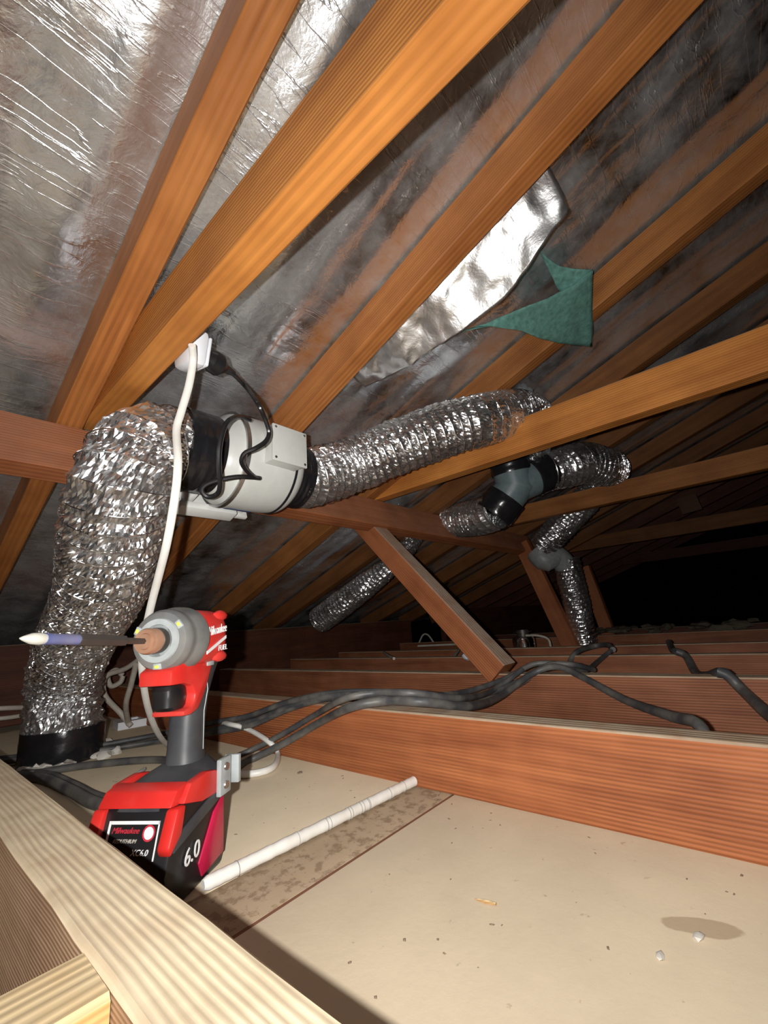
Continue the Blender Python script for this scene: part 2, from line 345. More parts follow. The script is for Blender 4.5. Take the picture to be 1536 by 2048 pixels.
# rafters: undersides 730 mm off the eye along the roof normal
RL = {-.73: 'orange rafter far left outside the view beside the left wall side',
      -.28: 'orange rafter left of the flexible duct, seen only below the purlin',
      .167: 'orange rafter at top left crossing the bright crinkled foil',
      .60: 'orange rafter above the inline fan, its glow mirrored in the foil beside it',
      1.058: 'brown orange rafter running down behind the green paper flap',
      1.462: 'dim brown rafter first to the right of the green paper flap',
      1.92: 'dim rafter second to the right of the green paper flap',
      2.38: 'dark rafter third to the right of the green paper flap',
      2.84: 'dark rafter fourth to the right of the green paper flap',
      3.28: 'very dark rafter fifth to the right of the green paper flap'}
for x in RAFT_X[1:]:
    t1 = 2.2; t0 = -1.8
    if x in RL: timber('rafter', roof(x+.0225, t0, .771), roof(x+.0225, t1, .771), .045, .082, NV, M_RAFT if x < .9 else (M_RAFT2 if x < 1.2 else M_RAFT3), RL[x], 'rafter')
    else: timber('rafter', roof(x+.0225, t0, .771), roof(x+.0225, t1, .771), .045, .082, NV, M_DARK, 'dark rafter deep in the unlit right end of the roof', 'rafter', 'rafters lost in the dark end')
# collar ties, level, parallel to the joists
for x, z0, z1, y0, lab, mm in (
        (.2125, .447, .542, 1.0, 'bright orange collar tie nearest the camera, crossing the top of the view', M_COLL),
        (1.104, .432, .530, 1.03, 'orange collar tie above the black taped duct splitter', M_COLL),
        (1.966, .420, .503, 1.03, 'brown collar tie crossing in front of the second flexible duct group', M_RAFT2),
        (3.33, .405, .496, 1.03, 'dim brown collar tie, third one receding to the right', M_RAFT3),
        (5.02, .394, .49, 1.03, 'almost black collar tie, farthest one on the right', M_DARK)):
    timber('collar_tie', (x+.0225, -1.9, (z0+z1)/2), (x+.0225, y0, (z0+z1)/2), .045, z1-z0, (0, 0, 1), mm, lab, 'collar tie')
# purlin under the rafters
pt, pn = .771, .73
timber('purlin', roof(-1.2, pt+.0235, pn-.056), roof(2.42, pt+.0235, pn-.062), .047, .112, NV, M_STRUT,
       'long reddish brown purlin crossing behind the fan under the rafters', 'purlin')
# struts from purlin down to the joists
def strut(x, top, bot, lab, w=.045, d=.085):
    top = Vector((x, *top)); bot = Vector((x, *bot)); ax = (bot-top).normalized()
    up = Vector((0, ax.z, -ax.y)); up = up if up.z > 0 else -up
    timber('strut', top, bot, w, d, up, M_STRUT, lab, 'strut')
strut(1.088, (1.022, .357), (.560, -.150), 'red brown diagonal strut nearest the camera, dusty along its top', .068, .066)
strut(2.30, (.955, .372), (.765, FLOOR), 'brown strut standing just left of the far vertical duct', .05, .080)
strut(2.95, (.84, .25), (.755, FLOOR), 'dim strut behind the far vertical duct', .05, .075)
# joists, tops 150 mm below the eye
JT = -.15
def joist(x0, x1, mat, lab, top=JT, y1=2.0, y0=-.8, rough=.0007):
    timber('ceiling_joist', ((x0+x1)/2, y0, (top+FLOOR)/2), ((x0+x1)/2, y1, (top+FLOOR)/2), x1-x0, top-FLOOR, (0, 0, 1), mat, lab, 'joist', rough=rough)
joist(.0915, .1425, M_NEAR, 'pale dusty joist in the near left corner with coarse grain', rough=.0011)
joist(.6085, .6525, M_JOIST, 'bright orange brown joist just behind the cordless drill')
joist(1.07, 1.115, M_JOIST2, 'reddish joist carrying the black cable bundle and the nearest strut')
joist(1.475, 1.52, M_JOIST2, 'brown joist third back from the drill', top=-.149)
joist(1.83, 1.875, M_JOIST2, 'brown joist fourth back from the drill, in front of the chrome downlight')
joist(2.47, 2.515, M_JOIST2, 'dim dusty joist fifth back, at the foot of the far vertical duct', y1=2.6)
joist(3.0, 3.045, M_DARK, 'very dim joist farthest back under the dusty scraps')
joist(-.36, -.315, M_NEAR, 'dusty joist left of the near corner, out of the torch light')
# short nogging fixed to the near joist
timber('nogging', (-.31, .290, -.152-.04), (.0910, .284, -.152-.04), .046, .08, (0, 0, 1), M_PINE, 'short pale pine nogging butted against the near dusty joist', 'nogging')
# eave boards
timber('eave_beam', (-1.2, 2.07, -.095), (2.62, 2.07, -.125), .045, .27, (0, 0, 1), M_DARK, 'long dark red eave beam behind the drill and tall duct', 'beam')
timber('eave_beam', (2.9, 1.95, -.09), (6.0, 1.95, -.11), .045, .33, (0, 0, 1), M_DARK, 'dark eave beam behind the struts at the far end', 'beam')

# ------------------------------------------------------------------ ducts
def duct(parent, pts, rad, pitch=.020, jit=.0012, depth=.0035, fold=.0022, cell=.0040, lump=.005, seed=1, wire=True, wr=.0011):
    P = spline(pts, 200); L = sum((P[i+1]-P[i]).length for i in range(199)); n = int(L/cell); P = spline(pts, n)
    seg = max(48, int(2*math.pi*max(rad)/cell)); rg = random.Random(seed)
    t = (P[1]-P[0]).normalized(); a = Vector((0, 0, 1)) if abs(t.z) < .9 else Vector((1, 0, 0))
    nrm = (a - t*a.dot(t)).normalized(); rings = []
    for i, p in enumerate(P):
        s = L*i/(n-1); u = i/(n-1); t = (P[min(i+1, n-1)]-P[max(i-1, 0)]).normalized()
        nrm = (nrm - t*nrm.dot(t)).normalized(); b = t.cross(nrm)
        k = u*(len(rad)-1); ki = min(int(k), len(rad)-2); R = rad[ki] + (rad[ki+1]-rad[ki])*(k-ki)
        ring = []
        for j in range(seg):
            th = 2*math.pi*j/seg; ph = (s/pitch - j/seg) % 1.0
            ridge = abs(2*ph-1)                                   # 1 on the wire, 0 half way between
            kf = int(s/pitch - j/seg); fo = noise.noise(Vector((math.cos(th)*R*115, math.sin(th)*R*115, kf*5.3+seed + s*35)))
            r = R - depth*(1-ridge**1.5) + rg.uniform(-jit, jit) + fo*fold*(1.15-ridge) + noise.noise(Vector((s*22, math.cos(th)*3, math.sin(th)*3+seed)))*lump
            d = nrm*math.cos(th) + b*math.sin(th)
            ring.append(p + d*r + t*rg.uniform(-jit, jit)*.6)
        rings.append(ring)
    obj('foil_sleeve', MB().rings(rings, False, False), M_DUCT, parent, angle=0)
    if wire:
        m = MB()
        # resample the helix at 28 points a turn
        nt = int(L/pitch*28); Ps = spline(pts, nt); t = (Ps[1]-Ps[0]).normalized()
        nrm = (a - t*a.dot(t)).normalized() if abs(t.dot(a)) < .99 else Vector((1, 0, 0)); hp = []
        for i, p in enumerate(Ps):
            t = (Ps[min(i+1, nt-1)]-Ps[max(i-1, 0)]).normalized(); nrm = (nrm - t*nrm.dot(t)).normalized(); b = t.cross(nrm)
            u = i/(nt-1); k = u*(len(rad)-1); ki = min(int(k), len(rad)-2); R = rad[ki] + (rad[ki+1]-rad[ki])*(k-ki)
            th = 2*math.pi*i/28; hp.append(p + (nrm*math.cos(th)+b*math.sin(th))*(R+.0006))
        m.tube(hp, wr, 4); obj('wire_coil', m, M_WIRE, parent, angle=60)
def sleeve(parent, name, p0, p1, r, mat, rr=.0015, seg=40, n=10, seed=3):
    p0, p1 = Vector(p0), Vector(p1); M = frame(p0, p1-p0, (0, 0, 1) if abs((p1-p0).normalized().z) < .9 else (1, 0, 0)); L = (p1-p0).length; rings = []
    for i in range(n+1):
        x = L*i/n
        rings.append([(x, (r+noise.noise(Vector((x*70, j*.35, seed)))*rr*2+(.0015 if i in (0, n) else 0)*-1)*math.cos(2*math.pi*j/seg), (r+noise.noise(Vector((x*70, j*.35, seed)))*rr*2)*math.sin(2*math.pi*j/seg)) for j in range(seg)])
    return obj(name, MB().rings(rings, True, True, M), mat, parent, angle=50)

# fan position first, both ducts meet it
FC = at(492, 930, Y=.80)
ax = XV
d1 = thing('flexible_duct', 'crumpled silver duct rising from its black floor collar to the fan', 'duct')
fanL = FC + Vector((-.125, 0, 0)); fanR = FC + Vector((.122, 0, 0))
base1 = at(128, 1470, Z=FLOOR+.055)
path1 = [fanL + Vector((.03, 0, 0)), fanL + Vector((-.03, 0, 0)), at(285, 905, Y=.79), at(243, 980, Y=.80), at(222, 1090, Y=.88), at(204, 1180, Y=1.0), at(160, 1270, Y=1.19), at(130, 1360, Y=1.41), base1]
duct(d1, path1, [.078, .080, .082, .082, .080, .080, .080, .084, .085], pitch=.026, depth=.0065, fold=.0042, jit=.0021, cell=.0040, lump=.009, seed=11)
b1 = Vector((base1.x, base1.y, FLOOR))
sleeve(d1, 'floor_collar', b1, b1+Vector((0, 0, .075)), .087, M_TAPE, .001)
d2 = thing('flexible_duct', 'silver duct running right from the fan and over the orange collar tie', 'duct')
path2 = [fanR + Vector((-.02, 0, 0)), fanR + Vector((.05, -.004, .004)), at(700, 932, Y=.76), at(800, 892, Y=.66), at(900, 857, Y=.55), at(975, 838, Y=.475), at(1040, 826, Y=.44), at(1075, 850, Y=.47), at(1060, 900, Y=.56)]
duct(d2, path2, [.074, .075, .076, .076, .074, .070, .068, .068, .070], pitch=.024, jit=.0010, depth=.0035, fold=.0034, seed=5)

# ------------------------------------------------------------------ inline fan, local x along the purlin, z away from it
FM = frame(FC, XV, -TV)
fan = thing('inline_fan', 'pale grey inline duct fan with terminal box, screwed to the purlin', 'fan', FM)
def lathe_l(prof, seg=56): return MB().lathe(prof, seg)
obj('housing', lathe_l([(-.085, .080), (-.075, .084), (-.066, .094), (-.055, .100), (-.035, .102), (.0, .1035), (.045, .102), (.066, .099)]), M_FANG, fan)
obj('end_cap', lathe_l([(.067, .1005), (.078, .0985), (.090, .091), (.100, .080), (.104, .074)]), M_FANG, fan)
obj('seam_ring', lathe_l([(.0635, .0995), (.0635, .1015), (.0685, .1015), (.0685, .0995)]), M_BLACK, fan)
def taped(x0, x1, r, seed):
    rings = []
    for i in range(15):
        x = x0 + (x1-x0)*i/14
        rings.append([(x, *((r + noise.noise(Vector((x*130, j*.25, seed)))*.0028)*q for q in (math.cos(2*math.pi*j/48), math.sin(2*math.pi*j/48)))) for j in range(48)])
    return MB().rings(rings, True, True)
obj('taped_spigot', taped(-.155, -.086, .083, 2), M_TAPE, fan, angle=50)
obj('taped_spigot', taped(.100, .142, .077, 7), M_TAPE, fan, angle=50)
obj('clamp_strap', MB().lathe([(-.058, .1015), (-.058, .104), (-.050, .105), (-.050, .1025)], 56), M_STEEL, fan)
tb = obj('terminal_box', MB().box((-.018, -.030, .06), (.062, .044, .128), .004, Matrix.Rotation(math.radians(20), 4, 'X')), M_FANG, fan)
RX = Matrix.Rotation(math.radians(20), 4, 'X')
obj('lid', MB().box((-.021, -.033, .128), (.065, .047, .134), .002, RX), M_FANG, tb)
for sx in (-.014, .058):
    for sy in (-.026, .040): obj('screw', MB().lathe([(.1335, .003), (.1352, .0028)], 10, RX @ Matrix.Translation((sx, sy, 0)) @ Matrix.Rotation(-math.pi/2, 4, 'Y')), M_STEEL, tb)
obj('foot_plate', MB().box((-.118, -.080, -.112), (.008, -.064, -.078), .003), M_FANW, fan)
obj('mounting_board', MB().box((-.100, -.058, -.128), (.06, .05, -.116), .003), M_FANW, fan)
for x0 in (-.095, .03): obj('bracket', MB().box((x0, -.05, -.118), (x0+.015, .03, -.07), .003), M_FANW, fan)
# blue rating sticker wrapped on the housing
def patch(x0, x1, a0, a1, r, n=8):
    vs, fs = [], []
    for i in range(n+1):
        a = a0 + (a1-a0)*i/n
        for x in (x0, x1):
            for rr in (r, r+.0006): vs.append((x, rr*math.cos(a), rr*math.sin(a)))
    for i in range(n):
        k = i*4; fs += [(k+1, k+3, k+7, k+5), (k, k+4, k+6, k+2), (k, k+1, k+5, k+4), (k+2, k+6, k+7, k+3)]
    fs += [(0, 2, 3, 1), (n*4, n*4+1, n*4+3, n*4+2)]
    return MB().add(vs, fs, True)
obj('rating_sticker', patch(-.03, .02, math.radians(205), math.radians(226), .1035), M_BLUE, fan)

# ------------------------------------------------------------------ power socket, plug and cords
so_p = at(402, 712, X=.292)
sock = thing('power_socket', 'white surface power socket on the side of the nearest collar tie', 'socket', frame(so_p, (1, 0, 0), (0, -.25, 1)))
obj('socket_body', MB().box((-.033, -.034, -.03), (-.002, .030, .032), .010), M_SOCK, sock)
obj('socket_face', MB().box((-.002, -.028, -.024), (.004, .024, .026), .003), M_SOCK, sock)
pl0 = at(428, 727, X=.318)
pl1 = at(446, 733, X=.352)
def fpart(o): o.matrix_parent_inverse = FM.inverted(); return o
m = MB().tube([at(414, 716, X=.298), at(424, 722, X=.306), at(436, 730, X=.318), at(443, 733, X=.326), at(444, 734, X=.328)], [.015, .020, .020, .013, .010], 14)
lead = fpart(obj('power_plug', m, M_BLACK, fan)); lead['label'] = 'black round power plug in the white socket'
fpart(obj('strain_relief', MB().tube([at(443, 733, X=.327), at(455, 739, X=.345), at(467, 747, X=.36)], [.009, .0072, .0055], 10), M_BLACK, fan))
def on(px, py, d): return ray(px, py)*d
cp = [at(465, 746, X=.358), at(490, 772, X=.400), on(515, 806, .80), on(530, 838, .805), on(538, 865, .81), on(532, 882, .80), on(512, 896, .79), on(490, 906, .79), on(483, 922, .795), on(492, 940, .81), on(508, 954, .835), on(518, 956, .85)]
fpart(obj('power_lead', MB().tube(spline(cp, 90), .0042, 8), M_CORD, fan))
cp2 = [on(518, 956, .85), on(500, 954, .83), on(470, 954, .82), on(430, 962, .82), on(408, 972, .82), on(404, 984, .82), on(416, 994, .82), on(434, 988, .815), on(440, 970, .80), on(438, 930, .79), on(440, 890, .79), on(450, 852, .80), on(465, 836, .82), on(485, 833, .86), on(500, 840, .88)]
fpart(obj('lead_loop', MB().tube(spline(cp2, 110), .0044, 8), M_CORD, fan))

# white mains cable from the socket to the floor
def cable(pts, r, mat, label, cat='cable', n=120, flat=1.0, name='cable', group=None, upv=None):
    o = obj(name, MB().tube(spline(pts, n), r, 8, flat=flat, upv=upv), mat, angle=60); return tag(o, label, cat, group)
cable([at(384, 690, X=.25), at(386, 720, X=.262), at(378, 770, X=.262), at(362, 825, X=.255), at(353, 860, X=.25), at(356, 920, X=.245), at(351, 985, X=.245), at(335, 1080, X=.25), at(318, 1150, X=.26), at(300, 1220, X=.27),
       at(286, 1290, Y=.78), at(285, 1350, Y=.82), at(297, 1420, Y=.9), at(318, 1470, Y=1.0), at(345, 1500, Z=FLOOR+.006)],
      .0056, M_WHITE, 'white flat mains cable hanging from the socket past the fan', flat=.7)
cable([at(272, 1330, Y=1.4), at(262, 1370, Y=1.45), at(252, 1410, Y=1.5), at(257, 1450, Z=FLOOR+.01)], .008, M_GREYC, 'pale cable dropping into the white grommet beside the collar')
cable([at(300, 1300, Y=1.7), at(255, 1335, Y=1.65), at(215, 1350, Y=1.62), at(206, 1370, Y=1.62), at(212, 1395, Y=1.62), at(240, 1425, Y=1.62), at(262, 1452, Z=FLOOR+.01)], .0085, M_GREYC, 'grey white cable looping right of the tall duct into the grommet')
cable([at(245, 1350, Y=1.75), at(232, 1340, Y=1.75), at(216, 1352, Y=1.75), at(222, 1372, Y=1.75), at(240, 1365, Y=1.75), at(246, 1352, Y=1.75)], .0085, M_GREYC, 'small coil of grey white cable behind the loop')
cable([at(-40, 1419, Y=1.75), at(20, 1416, Y=1.75), at(70, 1414, Y=1.78)], .007, M_GREYC, 'upper of two pale cables left of the black floor collar')
cable([at(-40, 1440, Y=1.72), at(20, 1435, Y=1.72), at(75, 1425, Y=1.75)], .006, M_GREYC, 'lower of two pale cables left of the black floor collar')
cable([at(268, 1440, Z=FLOOR+.01), at(290, 1420, Z=FLOOR+.012), at(330, 1424, Z=FLOOR+.01), at(400, 1434, Z=FLOOR+.008), at(450, 1446, X=.575), at(495, 1458, X=.585), at(540, 1485, X=.58), at(556, 1508, Z=FLOOR+.009), at(545, 1535, Z=FLOOR+.008), at(500, 1548, Z=FLOOR+.007), at(430, 1550, Z=FLOOR+.007)],
      .0065, M_WHITE, 'white cable curling on the floor right of the drill', flat=.8)
# white grommet on the floor
gp = at(262, 1452, Z=FLOOR); g = MB(); seg = 4
gm = frame(gp, (1, -.15, 0), (0, 0, 1))
def ringbox(o, i, h, M):
    m = MB(); vs = []
    for z in (0, h):
        for s in (o, i): vs += [(-s, -s, z), (s, -s, z), (s, s, z), (-s, s, z)]
    fs = []
    for k in range(4):
        l = (k+1) % 4; fs += [(8+k, 8+l, 12+l, 12+k), (l, k, 4+k, 4+l), (k, l, 8+l, 8+k), (4+l, 4+k, 12+k, 12+l)]
    return m.add(vs, fs, False, M)
tag(obj('cable_grommet', ringbox(.045, .022, .022, gm), M_SOCK), 'square white cable grommet on the floor beside the tall duct', 'grommet')

# ------------------------------------------------------------------ black cable bundle on the floor and joists
zf = FLOOR+.008; zt = JT+.009
def off(p, d): return Vector(p)+Vector(d)
BL = 'one of several dusty black cables bundled over the floor and the first joists'
bA = [at(-60, 1532, Z=zf), at(0, 1527, Z=zf), at(150, 1510, Z=zf), at(325, 1482, Z=zf), at(430, 1462, X=.560, ), at(500, 1448, X=.585), at(575, 1418, X=.603), at(660, 1398, Z=zt+.003), at(760, 1397, Z=zt+.004), at(860, 1408, X=.72), at(950, 1398, X=.9), at(1030, 1370, X=1.03), at(1085, 1338, Z=zt), at(1130, 1336, Z=zt), at(1170, 1344, X=1.2), at(1195, 1325, X=1.38), at(1222, 1300, X=1.47)]
for k, (dy, dz, lab) in enumerate(((0, 0, 'upper black cable of the bundle crossing the bright joist'), (-.022, .006, 'middle black cable of the bundle crossing the bright joist'), (.024, .012, 'rear black cable of the bundle crossing the bright joist'))):
    cable([off(p, (.002*k+.004*math.sin(i*1.3+k), dy*(.6+.4*math.sin(i*.9+k*2)), dz+.003*math.sin(i+k*2))) for i, p in enumerate(bA[:15 if k else 17])], .0066, M_CABLE, lab, n=160)
bB = [at(-60, 1558, Z=zf), at(0, 1552, Z=zf), at(60, 1548, Z=zf), at(180, 1530, Z=zf), at(325, 1520, Z=zf), at(440, 1545, X=.47), at(500, 1520, X=.55), at(565, 1488, X=.588), at(640, 1445, X=.605), at(700, 1415, Z=zt+.004), at(770, 1402, Z=zt+.012), at(850, 1404, Z=zt+.012), at(940, 1412, X=.72), at(1000, 1393, X=.95), at(1060, 1350, X=1.06), at(1110, 1333, Z=zt+.008), at(1160, 1352, X=1.06), at(1250, 1400, X=.95), at(1340, 1432, X=.8), at(1400, 1452, X=.70), (.67, at(1420, 1458, X=.67).y, JT-.05), (.68, .02, FLOOR+.02)]
cable(bB, .0078, M_CABLE, 'thick black cable rising over the bright joist then sagging back to the right', n=190)
cable([off(p, (.002, .018, .012)) for p in bB[5:15]], .0062, M_CABLE, 'thin black cable twisted beside the thick one on the bright joist', n=120)
bC = [at(-60, 1560, Z=zf+.004), at(0, 1557, Z=zf), at(80, 1556, Z=zf), at(140, 1580, Z=zf), at(190, 1606, Z=zf), at(260, 1618, Z=zf), at(330, 1625, Z=zf)]
cable(bC, .010, M_CABLE, 'black cable curving along the floor behind the near dusty joist', n=80)
cable([off(p, (.012, .03, 0)) for p in bC], .008, M_CABLE, 'second black cable curving beside it behind the near dusty joist', n=80)
cable([at(1170, 1345, X=1.25), at(1150, 1338, X=1.4), at(1140, 1325, X=1.46), at(1155, 1303, X=1.50), at(1190, 1292, X=1.60), at(1215, 1290, X=1.55), at(1226, 1299, X=1.47)], .0085, M_CABLE, 'black cable loop standing on the third joist', n=60)
cable([at(1600, 1470, X=.80), at(1536, 1428, X=.93), at(1490, 1385, X=1.05), at(1455, 1350, X=1.062), at(1440, 1346, Z=JT+.008), at(1415, 1352, X=1.25), at(1392, 1346, X=1.38), at(1372, 1312, X=1.465), at(1352, 1303, Z=JT+.009), at(1345, 1300, X=1.7), at(1338, 1284, X=1.84)], .010, M_CABLE, 'flat black cable dropping over the joists at far right', n=100)

# ------------------------------------------------------------------ splitter group
spc = at(1030, 972, X=1.50)
sp = thing('duct_splitter', 'grey Y shaped duct splitter with black taped branches below the collar tie', 'duct splitter')
a1 = at(1018, 925, X=1.48); a2 = at(1082, 948, X=1.58); a3 = at(1000, 1012, X=1.48)
m = MB(); m.tube([spc.lerp(a1, 1.0), spc, spc.lerp(a3, .8)], [.070, .074, .070], 28); m.tube([spc, spc.lerp(a2, .9)], [.066, .070], 28)
obj('splitter_body', m, M_SPLIT, sp)
sleeve(sp, 'black_tape', spc.lerp(a1, .55), spc.lerp(a1, 1.35), .074, M_TAPE)
sleeve(sp, 'black_tape', spc.lerp(a2, .62), spc.lerp(a2, 1.3), .074, M_TAPE)
sleeve(sp, 'black_tape', spc.lerp(a3, .55), spc.lerp(a3, 1.45), .074, M_TAPE)
d3 = thing('flexible_duct', 'silver duct sloping down left from the splitter, behind the nearest strut', 'duct')
duct(d3, [spc.lerp(a3, 1.2), at(965, 1032, X=1.49), at(915, 1040, X=1.56), at(868, 1040, N=.765), at(835, 1062, N=.772), at(795, 1118, N=.66), at(730, 1172, N=.63), at(640, 1240, N=.62)], [.072, .074, .068, .048, .045, .060, .066, .068], cell=.0052, pitch=.022, seed=21, depth=.005, jit=.0008, fold=.003, wr=.0014)
d4 = thing('flexible_duct', 'silver duct bending from the splitter to the right and back over the collar tie', 'duct')
duct(d4, [spc.lerp(a2, 1.15), at(1120, 938, X=1.64), at(1165, 926, X=1.72), at(1205, 934, X=1.84), at(1222, 940, X=1.98), at(1205, 962, X=2.12), at(1172, 1000, X=2.16), at(1130, 1045, X=2.2), at(1085, 1092, X=2.22)], [.074, .082, .080, .074, .070, .070, .072, .074, .074], cell=.0052, pitch=.024, seed=33, depth=.005, jit=.0008, fold=.0035, wr=.0014)
d5 = thing('flexible_duct', 'slim silver duct dropping to the floor at the far end', 'duct')
duct(d5, [at(1132, 1118, X=2.32), at(1143, 1165, X=2.34), at(1155, 1215, X=2.36), at(1168, 1285, X=2.38)], [.068, .068, .067, .066], cell=.0055, pitch=.022, seed=44, depth=.004, jit=.0010, fold=.004, wr=.0014)
e0 = at(1075, 1104, X=2.22); e1 = at(1112, 1112, X=2.27); e2 = at(1135, 1135, X=2.32)
el = thing('duct_elbow', 'pale grey elbow joining the far ducts', 'elbow')
obj('elbow_body', MB().tube(spline([e0, at(1090, 1120, X=2.22), e1, e2], 14), [.060]*5+[.056]*5+[.056]*4, 24), M_ELB, el)
obj('collar', MB().tube([e0-(e1-e0)*.1, e0+(e1-e0)*.12], .072, 24), M_ELB, el)
# chrome downlight can
dl0 = Vector(at(1050, 1296, X=2.12)); dlz = Matrix.Translation((dl0.x, dl0.y, FLOOR)) @ Matrix.Rotation(-math.pi/2, 4, 'Y')
dl = thing('downlight', 'chrome downlight can standing behind the fourth joist', 'downlight', dlz)
obj('can', MB().lathe([(.0, .055), (.13, .055), (.142, .05), (.145, .02)], 32), M_CHROME, dl)
obj('heat_sink', MB().lathe([(.145, .03), (.165, .03), (.165, .045), (.168, .045), (.168, .03), (.176, .03)], 24), M_DSTEEL, dl)
cable([at(1052, 1271, X=2.07), at(1075, 1271, X=2.06), at(1096, 1278, X=2.06), at(1102, 1296, X=2.05)], .0055, M_GREYC, 'pale lead of the chrome downlight', n=30)
zz = JT+.006
for k, (pts, lab) in enumerate((([at(836, 1292, Z=zz), at(880, 1290, Z=zz), at(930, 1288, Z=zz)], 'pale cable lying straight behind the nearest strut'),
                   ([at(838, 1286, X=2.49), at(846, 1270, X=2.49), at(856, 1270, X=2.49), at(868, 1286, X=2.49)], 'pale hooked cable end above the straight one'),
                   ([at(904, 1318, X=1.50), at(918, 1300, Z=zz), at(926, 1291, Z=zz)], 'pale cable rising from behind the third joist'),
                   ([at(768, 1305, Z=zz), at(778, 1312, Z=zz), at(788, 1317, Z=zz)], 'short pale cable end on the third joist'))):
    cable(pts, .006, M_GREYC, lab, n=24)
pc = at(938, 1312, Z=JT+.008)
tag(obj('plastic_lump', MB().blob(pc, (.022, .03, .016), 2, .3, 4), M_SOCK), 'white plastic scrap peeking out behind the nearest strut', 'scrap')

# ------------------------------------------------------------------ torn foil flap and green paper
def sheet_grid(A, B, nu, nv, wr, seed, thick=.0012):
    a = spline(A, nu); b = spline(B, nu); P = []
    for i in range(nu):
        row = []
        for j in range(nv):
            v = j/(nv-1); p = a[i].lerp(b[i], v)
            w = noise.noise(Vector((i/nu*9, v*2.0, seed)))*wr + noise.noise(Vector((i/nu*24, v*5, seed+3)))*wr*.4
            row.append(p - NV*w)
        P.append(row)
    vs, fs = [], []
    for s in (0, 1):
        for i in range(nu):
            for j in range(nv): vs.append(P[i][j] + NV*thick*s)
    def id(s, i, j): return s*nu*nv + i*nv + j
    for i in range(nu-1):
        for j in range(nv-1):
            fs.append((id(0, i, j), id(0, i+1, j), id(0, i+1, j+1), id(0, i, j+1))); fs.append((id(1, i, j), id(1, i, j+1), id(1, i+1, j+1), id(1, i+1, j)))
    for i in range(nu-1): fs += [(id(0, i, 0), id(1, i, 0), id(1, i+1, 0), id(0, i+1, 0)), (id(0, i, nv-1), id(0, i+1, nv-1), id(1, i+1, nv-1), id(1, i, nv-1))]
    for j in range(nv-1): fs += [(id(0, 0, j), id(0, 0, j+1), id(1, 0, j+1), id(1, 0, j)), (id(0, nu-1, j), id(1, nu-1, j), id(1, nu-1, j+1), id(0, nu-1, j+1))]
    return MB().add(vs, fs, True)
fb = [at(1140, 420, N=.715), at(1085, 490, N=.695), at(1010, 595, N=.69), at(905, 675, N=.71), at(800, 742, N=.75), at(730, 775, N=.80)]
fa = [roof(.652, p.dot(TV)-.02, .800) for p in fb]
tag(obj('torn_foil_flap', sheet_grid(fa, fb, 80, 28, .010, 2), M_FLAP, angle=0), 'bright torn silver foil flap hanging beside the orange rafter above the fan', 'foil flap')
ga = [at(1068, 488, N=.78), at(1100, 520, N=.765), at(1130, 535, N=.755), at(1186, 540, N=.735)]
gb = [at(1078, 500, N=.78), at(1100, 545, N=.765), at(1122, 585, N=.75), at(1150, 578, N=.735)]
gf = thing('green_paper_flap', 'folded green building paper flap hanging below the torn foil', 'paper flap')
obj('upper_fold', sheet_grid(ga, gb, 24, 10, .004, 5), M_GREEN, gf, angle=0)
ha = [at(900, 672, N=.735), at(950, 655, N=.725), at(1040, 618, N=.72), at(1120, 585, N=.722), at(1186, 541, N=.733)]
hb = [at(905, 675, N=.733), at(960, 655, N=.715), at(1030, 660, N=.705), at(1110, 685, N=.705), at(1184, 693, N=.715)]
obj('lower_fold', sheet_grid(ha, hb, 40, 14, .006, 8), M_GREEN, gf, angle=0)
tp = at(1037, 786, X=1.22)
tag(obj('lint_tuft', MB().blob(tp, (.030, .035, .022), 3, .55, 9), M_TUFT), 'dark grey tuft of lint where the right duct meets the rafter', 'tuft')
pp = at(1378, 1008, X=3.05)
tag(obj('paper_scrap', MB().box((-.05, -.003, -.05), (.05, .003, .05), .001, frame(pp, (0, -1, .12), (0, .12, 1))), M_UNDER), 'faint grey green scrap hanging among the dark rafters', 'scrap')

# ------------------------------------------------------------------ floor bits
s0 = at(415, 1766, Z=FLOOR+.009); s1 = at(808, 1573, Z=FLOOR+.009)
rod = thing('white_conduit', 'thin white plastic conduit lying across the floor to the bright joist', 'conduit')
s1.x = .606; s1.y = s0.y + (s1.y-s0.y)
m = MB(); n = 60; pts = [s0.lerp(s1, i/n) for i in range(n+1)]
m.tube([s0 - (s1-s0).normalized()*.005] + pts, [.005]+[.0072 + (.0004*random.uniform(-1, 1)) for _ in pts], 14); obj('tube', m, M_WHITE, rod)
m = MB()
for k in range(12):
    u = random.uniform(.04, .97); p = s0.lerp(s1, u); d = (s1-s0).normalized()
    m.tube([p, p+d*.0008], .0077, 14)
o = obj('crack_mark', m, plain('crack_grey', (.35, .34, .31), .7), rod); o['kind'] = 'stuff'
def chips():
    m = MB()
    for k in range(150):
        x, y = random.uniform(.18, .6), random.uniform(-.35, 1.2)
        if random.random() < .3: x = random.uniform(.52, .6)
        s = random.uniform(.0005, .0014); e = random.uniform(1, 2.6)
        a = random.uniform(0, 3.1); M = Matrix.Translation((x, y, FLOOR)) @ Matrix.Rotation(a, 4, 'Z')
        m.add([(-s*e, -s, 0), (s*e, -s*.7, 0), (s*e*.8, s, 0), (-s*e*.7, s*.8, 0), (0, 0, s*.8)], [(0, 1, 4), (1, 2, 4), (2, 3, 4), (3, 0, 4)], False, M)
    o = obj('floor_debris', m, M_CHIP, angle=0, recenter=False); o['kind'] = 'stuff'; tag(o, 'scattered dark wood chips and grit on the beige floor', 'debris')
chips()
def flake(px, py, s, mat, lab, seed):
    p = at(px, py, Z=FLOOR+.0015); tag(obj('flake', MB().blob(p, (s, s*.7, .0022), 1, .5, seed), mat), lab, 'flake')
flake(1320, 1912, .0055, M_PLAST, 'pale cream paint flake on the floor near the lower right', 3)
